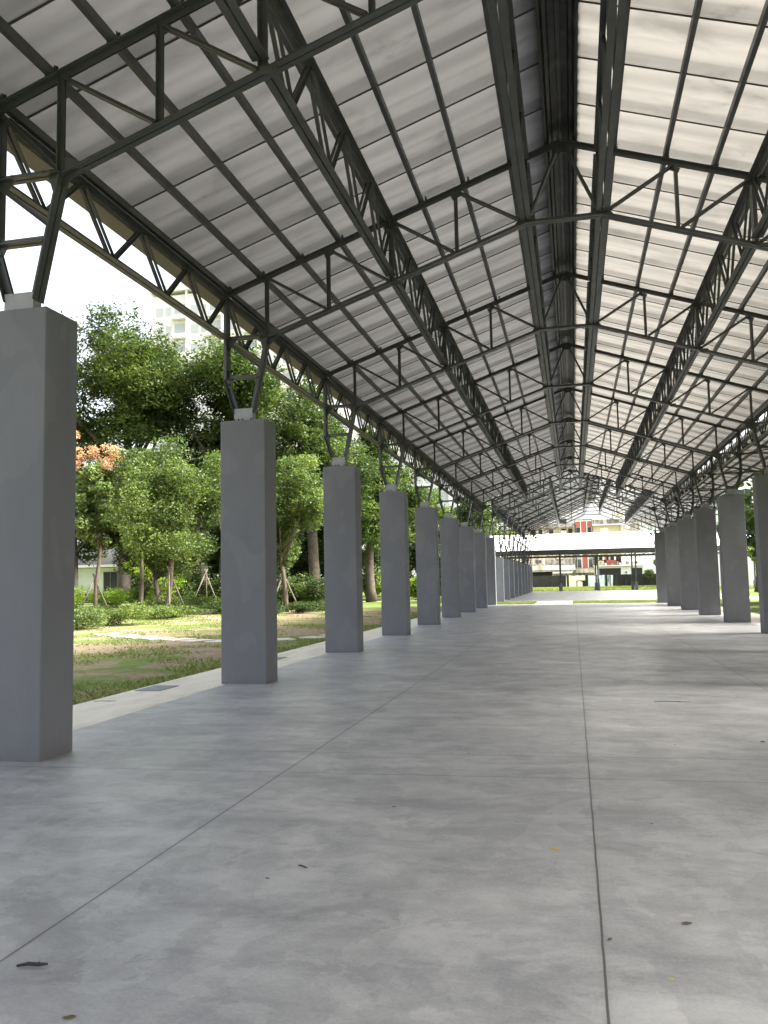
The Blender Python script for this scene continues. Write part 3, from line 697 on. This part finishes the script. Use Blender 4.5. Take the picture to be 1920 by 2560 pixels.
L_mid = leaf_mat('leaf_fresh_green', (.036, .058, .018), (.098, .138, .042), (.24, .29, .09))
L_koel = leaf_mat('leaf_olive_green', (.07, .11, .035), (.16, .21, .08), (.30, .34, .15))
L_yel = leaf_mat('leaf_yellow_green', (.11, .17, .02), (.22, .31, .04), (.38, .46, .07))
L_hedge = leaf_mat('leaf_hedge', (.030, .05, .015), (.08, .115, .028), (.20, .24, .06))
L_pink = leaf_mat('seed_pod_salmon', (.36, .18, .13), (.52, .30, .23), (.68, .46, .38))
L_grass = leaf_mat('grass_blade', (.085, .115, .03), (.16, .19, .055), (.30, .30, .13))
M_bark = varied('bark', (.055, .045, .035), (.12, .10, .08), 4, .9, .5, .2)
M_barkp = varied('pale_bark', (.07, .055, .04), (.15, .12, .09), 4, .9, .4, .2)
M_stake = varied('stake_wood', (.08, .068, .055), (.17, .145, .12), 3, .9, .2, .2)
def cloud(name, mt, parent, clumps, seed, size=.16, dens=1.0, up=.5, asp=.55, shell=.45):
    """leaves spread through clumps: (x,y,z, rx,ry,rz, n)"""
    g_ = np.random.default_rng(seed); P = []; T = []
    for (x, y, z, rx, ry, rz, n) in clumps:
        n = int(n*dens); dv = g_.normal(size=(n, 3)); dv /= np.linalg.norm(dv, axis=1)[:, None]
        rr = (shell+(1-shell)*g_.random(n)**.6)[:, None]
        lump = 1+.22*np.sin(dv[:, :1]*7+x)*np.sin(dv[:, 1:2]*6+y)+.15*np.sin(dv[:, 2:3]*9+z)
        p = dv*rr*lump*np.array([rx, ry, rz])+np.array([x, y, z]); P.append(p)
        T.append(np.clip(g_.normal(.25+.5*g_.random()**1.5, .15, n), 0, 1))
    P = np.concatenate(P); T = np.concatenate(T); n = len(P)
    nrm = g_.normal(size=(n, 3)); nrm[:, 2] = np.abs(nrm[:, 2])+up; nrm /= np.linalg.norm(nrm, axis=1)[:, None]
    a = np.cross(nrm, g_.normal(size=(n, 3))); a /= np.linalg.norm(a, axis=1)[:, None]; b = np.cross(nrm, a)
    s = size*(.6+.8*g_.random(n))[:, None]; L = a*s; W = b*s*asp
    V = np.stack([P-L*.5, P-W*.5+L*.05-nrm*s*.06, P+L*.55, P+W*.5+L*.05-nrm*s*.06], 1).reshape(-1, 3)
    me = bpy.data.meshes.new(name); me.vertices.add(4*n); me.vertices.foreach_set('co', V.ravel())
    me.loops.add(4*n); me.loops.foreach_set('vertex_index', np.arange(4*n, dtype=np.int32))
    me.polygons.add(n); me.polygons.foreach_set('loop_start', np.arange(0, 4*n, 4, dtype=np.int32)); me.polygons.foreach_set('loop_total', np.full(n, 4, dtype=np.int32))
    at = me.attributes.new('tint', 'FLOAT', 'FACE'); at.data.foreach_set('value', T.astype(np.float32))
    me.materials.append(mt); me.update(); me.validate()
    o = bpy.data.objects.new(name, me); C.objects.link(o)
    if parent: o.parent = parent
    return o
def tree(name, label, x, y, h, cz, rx, rz, lm, bark=None, seed=1, clumps=26, per=520, size=.2, tr=.22, lean=0, group=None, cat='tree', forks=7, flat=.85):
    g_ = random.Random(seed); root = empty(name, (x, y, 0), label=label, cat=cat, group=group)
    cl = []; lobes = []
    for i in range(7):
        an = i*2.4+g_.uniform(-.5, .5); rr0 = g_.uniform(.3, .62); lobes.append((rr0*math.cos(an), rr0*math.sin(an), g_.uniform(-.55, .6), g_.uniform(.38, .62)))
    lobes.append((g_.uniform(-.15, .15), 0, .55, .42))
    for i in range(clumps):
        lx_, ly_, lz_, lr_ = lobes[i % len(lobes)]
        while True:
            a, b, c = g_.uniform(-1, 1), g_.uniform(-1, 1), g_.uniform(-1, 1); q = a*a+b*b+c*c
            if .2 < q < 1: break
        a, b, c = lx_+a*lr_, ly_+b*lr_, lz_+c*lr_
        s = g_.uniform(.14, .34); k = 1.06-.3*s
        cl.append((lean+a*rx*k, b*rx*k, cz+c*rz*k, rx*s*g_.uniform(.8, 1.25), rx*s, rx*s*flat*g_.uniform(.8, 1.2), per*(.25+s*2.6)))
    cloud('crown', lm, root, cl, seed, size*.8, 1.5)
    t = MB(); zt = cz-rz*.35
    pts = [(lean*k*.5+.12*math.sin(k*5+seed), .1*math.cos(k*4+seed), zt*k) for k in (0, .12, .35, .6, .8, 1)]
    t.tube(pts, [tr*1.5, tr*1.1, tr, tr*.85, tr*.7, tr*.5], 9)
    for i in range(forks):
        c = cl[i % len(cl)]; s0 = Vector(pts[3 if i % 2 else 4]); e = Vector(c[:3]); mid = s0.lerp(e, .5)+Vector((0, 0, -.15*rx*.3))
        t.tube([s0, mid, e], [tr*.5, tr*.33, tr*.12], 6)
    t.build('trunk', bark or M_bark, root)
    return root
G = 'trees in the park beside the pavilion'
tree('broadleaf_tree', 'tallest dark green tree rising in front of the apartment tower, top at the left', -30.5, 52, 20, 14.3, 6.0, 5.6, L_dark, seed=3, clumps=85, per=620, size=.27, tr=.4, group=G)
tree('broadleaf_tree', 'broad dark green tree whose crown meets the fork of the second left column', -23.5, 53, 18, 12.6, 5.6, 5.4, L_dark, seed=5, clumps=85, per=620, size=.27, tr=.4, group=G)
tree('broadleaf_tree', 'dark tree behind the second and third left columns, lower than the tallest', -18.6, 58, 17, 11.0, 4.8, 5.2, L_dark, seed=8, clumps=70, per=600, size=.27, tr=.4, group=G)
tree('broadleaf_tree', 'dark tree seen between the third and fourth left columns', -15.3, 62, 14, 8.8, 4.2, 5.0, L_dark, seed=9, clumps=60, per=600, size=.27, tr=.34, group=G)
tree('young_tree', 'fresh green rounded tree with staked trunk between the first and second left columns', -20.4, 39, 9, 5.6, 3.3, 3.3, L_mid, M_barkp, seed=11, clumps=75, per=520, size=.17, tr=.12, group=G, flat=.95)
tree('young_tree', 'grey-green young tree half hidden behind the fresh green rounded one', -24.6, 43.5, 9.5, 6.8, 2.6, 3.0, L_dark, M_barkp, seed=12, clumps=50, per=480, size=.17, tr=.12, group=G)
tree('young_tree', 'light olive young tree between the second and third left columns', -15.6, 43, 8.5, 5.2, 2.7, 3.3, L_mid, M_barkp, seed=13, clumps=65, per=520, size=.17, tr=.13, group=G, flat=.95)
tree('young_tree', 'small dark leafed tree left of the fresh green tree, low crown', -24.8, 46, 5.6, 3.8, 2.9, 1.9, L_dark, M_bark, seed=14, clumps=45, per=450, size=.17, tr=.16, group=G)
tree('young_tree', 'small yellow-green tree low in the shade among dark trunks', -27.2, 50, 4.2, 2.3, 1.9, 1.5, L_yel, M_bark, seed=15, clumps=18, per=460, size=.18, tr=.1, group=G)
kt = tree('flowering_tree', 'slender tree topped with salmon pink seed pods beside the first left column', -26.4, 42, 10, 6.2, 1.9, 3.2, L_koel, M_barkp, seed=16, clumps=45, per=460, size=.24, tr=.12, group=G)
kc = [(a, b, c, .40, .42, .30, 150) for a, b, c in [(-1.4, 0, 9.4), (-1.0, -.3, 8.9), (-.6, .2, 9.5), (-.25, -.2, 9.15), (.5, 0, 9.5), (.85, .2, 9.1), (1.15, -.2, 9.35), (1.35, .1, 8.9), (.9, -.5, 8.4), (-1.7, .2, 8.6), (.15, .3, 8.8), (-1.6, 0, 10.4), (1.1, .1, 8.75)]]
cloud('seed_pods', L_pink, kt, kc, 77, .11, asp=.8)
cloud('yellow_leaves', L_yel, kt, [(-1.5, -.8, 6.1, .4, .3, .25, 120), (-1.7, -.8, 5.5, .45, .3, .2, 130)], 78, .2)
far = [(-40, 60, 15, 9, 4.6, 5.5), (-33, 68, 13, 7.5, 4.6, 5), (-27, 72, 13, 7.5, 4.8, 5), (-21.5, 74, 12, 7, 4.6, 5), (-17.5, 80, 13, 8, 4.6, 5), (-14.5, 90, 13, 7.6, 4.6, 5), (-12.5, 101, 13, 7.4, 4.5, 5), (-46, 66, 14, 8, 5, 6), (-12, 113, 13, 7.4, 4.5, 5)]
FL = ['leftmost of the far trees, beside the first left column', 'far tree behind the low white building', 'far tree above the park hedge, behind the leaning trunks', 'far tree behind the second left column', 'far tree seen between the fourth and fifth left columns',
      'far tree seen just past the sixth left column', 'far tree by the forks of the second pavilion, nearer one', 'far tree hidden almost wholly by the first left column', 'far tree by the forks of the second pavilion, farther one']
for i, (x, y, h, cz, rx, rz) in enumerate(far):
    tree('broadleaf_tree', FL[i], x, y, h, cz, rx, rz, [L_dark, L_mid, L_hedge][i % 3] if i > 3 else L_dark, seed=30+i, clumps=30, per=460, size=.36, tr=.32, group='far park trees')
tree('broadleaf_tree', 'green tree outside the right columns, in front of the office block', 15.4, 76, 9, 5.4, 2.8, 3.1, L_mid, seed=50, clumps=26, per=420, size=.26, tr=.2, group='far park trees')
tree('broadleaf_tree', 'leafy bush-like tree by the black wall at the right of the white roofed pavilion', 13.6, 136, 5, 3.0, 2.4, 1.9, L_mid, seed=51, clumps=18, per=360, size=.3, tr=.12, group='far park trees')
tree('pine_tree', 'thin brownish treetop showing alone against the sky beside the first left column', -45, 66, 22, 20.2, 1.7, 2.4, L_koel, seed=52, clumps=14, per=260, size=.25, tr=.2, group='far park trees')
for i, (x, y) in enumerate(((-31.5, 59), (-26, 61), (-19.5, 66), (-23, 70), (-15, 72), (-13.5, 84))):
    tree('understorey_tree', 'low dense dark tree under the park trees, %s' % ['behind the low yellow tree', 'behind the fresh green rounded tree', 'behind the third left column', 'just left of the second left column', 'behind the fourth left column', 'behind the sixth left column'][i], x, y, 7, 3.7, 3.9, 3.6, L_dark, seed=110+i, clumps=40, per=360, size=.34, tr=.2, group='far park trees')
for i, y in enumerate((-2, 6, 14, 22, 30, 38, 47)):  # unseen row, added to shade the interior from the right
    tree('broadleaf_tree', 'unseen tree added for shade beyond the right-hand canopy, %s from the near end' % ['first', 'second', 'third', 'fourth', 'fifth', 'sixth', 'seventh'][i], 13.2+.4*(i % 2), y, 12, 5.4, 4.8, 5.6, L_dark, seed=90+i, clumps=40, per=260, size=.5, tr=.4, group='unseen shade trees added beyond the right-hand canopy')
# bare dark trunks standing in the shade
for i, (x, y, h, rr, dx, lab) in enumerate([(-29.6, 60, 7, .42, .1, 'thick dark upright trunk in the shade, straight'), (-33.4, 59, 6, .5, 1.0, 'thick dark trunk leaning right in the shade'), (-19.9, 46.5, 7, .30, -.1, 'dark trunk between the second and third left columns'), (-27.3, 57, 6.5, .2, -.2, 'slim dark trunk deep in the shade')]):
    root = empty('bare_tree', (x, y, 0), label=lab, cat='tree'); t = MB()
    t.tube([(0, 0, 0), (dx*.2, 0, h*.2), (dx*.5, 0, h*.5), (dx, .1, h*.8), (dx*1.2, 0, h*1.15)], [rr*1.4, rr*1.05, rr, rr*.8, rr*.5], 10)
    t.build('trunk', M_bark, root)
    u_ = MB(); u_.tube([(dx*.5, 0, h*.45), (dx*.5+.7, 0, h*.7), (dx*.5+.9, 0, h*1.0)], [rr*.45, rr*.35, rr*.2], 6); u_.tube([(dx*.5, 0, h*.4), (dx*.5-.8, 0, h*.62), (dx*.5-1.3, 0, h*.95)], [rr*.4, rr*.3, rr*.2], 6); u_.build('limb', M_bark, root)
# staked supports
for i, (x, y, s, lab) in enumerate([(-26.6, 42, 1, 'three tied wooden stakes holding the slender pink topped tree'), (-20.4, 39, 1.1, 'three tied wooden stakes around the fresh green rounded tree'), (-15.6, 43, 1.0, 'three tied wooden stakes around the light olive tree'), (-29.0, 53, 1.3, 'wooden stakes leaning on a dark trunk in the shade'), (-22.6, 48, 1.1, 'wooden stakes standing behind the fresh green tree')]):
    root = empty('tree_stakes', (x, y, 0), label=lab, cat='stakes')
    for k in range(3):
        a = k*2.1+i; t = MB(); t.tube([(1.0*s*math.cos(a), 1.0*s*math.sin(a), -.02), (-.12*math.cos(a), -.12*math.sin(a), 2.3*s)], .045, 6); t.build('stake', M_stake, root)
# hedges and shrubs
def hedge(name, label, x0, x1, y0, y1, z0, h, lm, n, seed, size=.11, cat='hedge'):
    g_ = random.Random(seed); cl = []
    k = max(3, int((x1-x0)*(y1-y0)*1.1))
    for i in range(k):
        r_ = g_.uniform(.5, .85); cl.append((g_.uniform(x0, x1), g_.uniform(y0, y1), z0+h*g_.uniform(.35, .8), r_, r_, h*.45*g_.uniform(.7, 1.15), n/k))
    root = empty(name, (0, 0, 0), label=label, cat=cat); c = cloud('foliage', lm, root, cl, seed, size)
    b = MB()
    for i in range(int(k*.8)): q = cl[i]; b.tube([(q[0], q[1], -.03), (q[0]+.1, q[1], q[2])], .012, 4)
    tag(b.build('stems', M_bark, root), kind='stuff')
    return root
hedge('hedge', 'clipped yellow-green hedge in front of the low white building', -34, -26.5, 48.5, 51, 0, 1.35, L_yel, 16000, 61)
hedge('shrub', 'loose green shrub at the edge of the bare soil beside the first left column', -18.3, -16.6, 26.2, 28.0, 0, .85, L_mid, 5500, 62, .085, 'shrub')
hedge('shrub', 'loose green shrub just right of the nearest one, behind the stone path', -18.4, -16.4, 29.5, 31.0, 0, .72, L_hedge, 5000, 63, .085, 'shrub')
hedge('hedge', 'low dark ground hedge behind the staked fresh green tree', -22.5, -16.8, 40.5, 42.5, 0, .55, L_hedge, 11000, 64, .1)
hedge('hedge', 'dark clipped hedge between the second and third left columns', -17.6, -13.9, 46, 48, 0, 1.45, L_dark, 14000, 65, .12)
hedge('hedge', 'sunlit clipped hedge between the third and fifth left columns', -17.4, -11.6, 66, 68.2, 0, 1.75, L_yel, 13000, 66, .16)
hedge('hedge', 'knee-high mixed ground planting between bare soil and the staked trees', -25, -17.5, 34.5, 38, 0, .5, L_hedge, 15000, 69, .1)
hedge('hedge', 'dark ground planting behind the brown soil, right of the fresh green tree', -16.5, -13.2, 39, 44, 0, .5, L_dark, 9000, 70, .1)
hedge('hedge', 'shoulder-high dark shrubs closing the view between the trunks of the staked trees', -29, -17, 51, 54.5, 0, 2.3, L_dark, 26000, 71, .17)
hedge('hedge', 'long rough hedge in the shade under the far trees', -30, -18, 62, 64, 0, 1.6, L_hedge, 14000, 67, .18)
hedge('hedge', 'low mixed hedge under the dark trunks', -27, -19, 44, 47, 0, .8, L_hedge, 11000, 68, .12)
# stepping stones
pts = [(-14.9, 24.3), (-13.75, 23.35), (-12.75, 22.65), (-11.85, 22.05), (-11.0, 21.6), (-10.2, 21.15), (-9.4, 20.9), (-8.6, 21.1), (-7.85, 21.5), (-7.15, 22.2), (-6.8, 23.2)]
ordn = ['first', 'second', 'third', 'fourth', 'fifth', 'sixth', 'seventh', 'eighth', 'ninth', 'tenth', 'eleventh']
for i, (x, y) in enumerate(pts):
    nx, ny = pts[min(i+1, len(pts)-1)]; px_, py_ = pts[max(i-1, 0)]; a = math.atan2(ny-py_, nx-px_)
    m = MB(); m.box(-.29, .29, -.42, -.01, -.05, .012); m.box(-.29, .29, .01, .42, -.05, .012)
    o = m.build('stepping_stone', M_stone); bevel(o, .006); o.location = (x, y, -.01); o.rotation_euler.z = a+rnd.uniform(-.05, .05)
    tag(o, 'pale split stepping stone, %s from the left in the garden row' % ordn[i], 'stone', 'stepping stones in the lawn')
# drain grates
for i, (x, y, lab) in enumerate([(-6.07, 11.25, 'steel drain grate in the edging beside the second left column'), (-6.0, 15.9, 'steel drain grate in the edging beside the third left column')]):
    root = empty('drain_grate', (x, y, 0), label=lab, cat='grate')
    m = MB(); m.box(-.2, .2, -.3, .3, -.003, -.001); m.build('pit', M_bolt, root)
    m = MB()
    for k in range(10): xx = -.2+k*.04; m.box(xx, xx+.018, -.3, .3, -.0005, .003)
    for k in range(12): yy = -.3+k*.052; m.box(-.2, .2, yy, yy+.02, .0032, .006)
    m.build('bars', M_base, root)
# grass over the lawn and on the strips between the two pavilions
g_ = np.random.default_rng(5)
def grassy(x, y):
    return np.sin(x*.9+1.3*np.sin(y*.45))*np.cos(y*.62-.5*x)+.45*np.sin(x*2.3+y*1.7)+.35*np.sin(y*3.1-x*1.2)
def blades(label, X, Yg, h0, wd, z0):
    n = len(X); hh = h0*(1+g_.random(n)); an = g_.random(n)*6.28; wv = wd*(1+g_.random(n)); lx = g_.normal(0, .035, n); ly = g_.normal(0, .035, n)
    V = np.stack([np.stack([X-wv*np.cos(an), Yg-wv*np.sin(an), np.full(n, z0)], 1), np.stack([X+wv*np.cos(an), Yg+wv*np.sin(an), np.full(n, z0)], 1), np.stack([X+lx, Yg+ly, hh+z0], 1)], 1).reshape(-1, 3)
    me = bpy.data.meshes.new('grass'); me.vertices.add(3*n); me.vertices.foreach_set('co', V.ravel()); me.loops.add(3*n); me.loops.foreach_set('vertex_index', np.arange(3*n, dtype=np.int32))
    me.polygons.add(n); me.polygons.foreach_set('loop_start', np.arange(0, 3*n, 3, dtype=np.int32)); me.polygons.foreach_set('loop_total', np.full(n, 3, dtype=np.int32))
    at = me.attributes.new('tint', 'FLOAT', 'FACE'); at.data.foreach_set('value', np.clip(g_.normal(.5, .25, n), 0, 1).astype(np.float32))
    me.materials.append(L_grass); me.update(); me.validate()
    o = bpy.data.objects.new('grass', me); C.objects.link(o); tag(o, label, 'grass', kind='stuff')
n = 90000
X = -6.42-22*g_.random(n)**1.5; Yg = 6+34*g_.random(n)
keep = (grassy(X, Yg)+g_.normal(0, .30, n) > .30) | (X > -7.0+.25*np.sin(Yg*2))
ds = np.min([np.hypot(X-a, Yg-b) for a, b in pts], 0); keep &= ds > .42
blades('short patchy grass growing on the lawn beside the pavilion', X[keep], Yg[keep], .030, .012, -.03)
n = 26000
X = g_.uniform(-6.3, 9, n); Yg = g_.uniform(50.7, 54.6, n); k = (X < -2.36) | (X > -.08)
blades('green grass strips between the two pavilion floors', X[k], Yg[k], .07, .02, -.03)
n = 30000
blades('grass in front of the black boundary wall', g_.uniform(-16, 22, n), g_.uniform(108, 139.8, n), .12, .05, -.03)

# ------------------------------------------------------------------ litter on the floor
M_dry = varied('dry_leaf', (.06, .045, .03), (.16, .12, .06), 30, .8)
M_yl = mat('yellow_leaf', (.55, .42, .10), .7)
M_twig = mat('twig', (.035, .03, .03), .8)
def leaf(x, y, s, rz, mt, label, group=None, name='fallen_leaf'):
    m = MB(); pr = [(-.5, 0), (-.25, .2), (.1, .26), (.35, .14), (.55, 0), (.35, -.14), (.1, -.24), (-.25, -.18)]
    vs = [(a*s, b*s, .003+.06*s*abs(math.sin(a*3+k))) for k, (a, b) in enumerate(pr)]+[(0, 0, .002+.1*s)]
    m.add(vs, [(i, (i+1) % 8, 8) for i in range(8)]); o = m.build(name, mt); o.location = (x, y, 0); o.rotation_euler.z = rz
    return tag(o, label, 'leaf', group)
def twig(x, y, L, rz, label, rr=.004):
    m = MB(); m.tube([(-L/2, 0, rr), (-L*.15, L*.03, rr*1.6), (L*.2, -L*.02, rr*1.3), (L/2, L*.03, rr)], [rr*.7, rr, rr, rr*.5], 5)
    m.tube([(L*.1, 0, rr), (L*.22, L*.07, rr*2)], [rr*.6, rr*.3], 4)
    o = m.build('twig', M_twig); o.location = (x, y, 0); o.rotation_euler.z = rz
    return tag(o, label, 'twig')
twig(-2.16, 3.0, .12, .3, 'thick dark twig near the bottom left, right of the diagonal joint', .0075)
twig(1.1, 10.5, .42, -.08, 'long thin straight twig lying right of the middle joint')
twig(-1.46, 4.28, .07, -.5, 'short thin twig left of the middle joint')
twig(-6.1, 9.9, .3, .2, 'pale thin twig on the edging strip by the lawn')
leaf(-1.78, 2.68, .05, .4, M_dry, 'crumpled brown leaf at the bottom edge of the floor')
leaf(-.16, 4.79, .065, -.4, M_yl, 'olive yellow leaf just left of the middle joint')
leaf(1.60, 8.08, .075, 1, M_dry, 'large dark crumpled leaf at the right edge of the floor')
leaf(.42, 3.88, .05, .2, M_dry, 'dark star shaped leaf right of the middle joint')
leaf(.09, 3.66, .03, .9, M_dry, 'small dark leaf scrap touching the middle joint')
leaf(-1.9, 2.9, .018, .4, M_yl, 'tiny yellow petal near the bottom left twig'); leaf(.3, 3.35, .022, .2, M_yl, 'tiny yellow petal at the bottom right')
leaf(-1.12, 4.4, .02, .2, M_yl, 'tiny yellow petal near the short thin twig'); leaf(.02, 4.6, .016, .2, M_yl, 'tiny yellow petal by the olive yellow leaf')
rr_ = random.Random(21)
for i in range(40):
    y = 3.2+rr_.random()**1.0*33; x = rr_.uniform(-4.3, 4.3) if y > 9 else rr_.uniform(-.45*y, .22*y)
    if i % 3: x = abs(x)*.8
    leaf(x, y, rr_.uniform(.012, .034), rr_.uniform(0, 6), M_dry, 'small dark leaf scrap scattered on the grey floor', 'leaf scraps scattered on the floor', 'leaf_scrap')
for i, (x, y) in enumerate([(-12.9, 19.5), (-11.9, 20.4), (-10.6, 18.1), (-13.8, 20.9), (-9.9, 15.9), (-8.7, 17.2), (-14.5, 27.5), (-12.4, 25.6)]):
    leaf(x, y, rr_.uniform(.1, .2), rr_.uniform(0, 6), M_stone, 'pale dry leaf lying on the lawn', 'pale dry leaves on the lawn', 'dry_leaf')
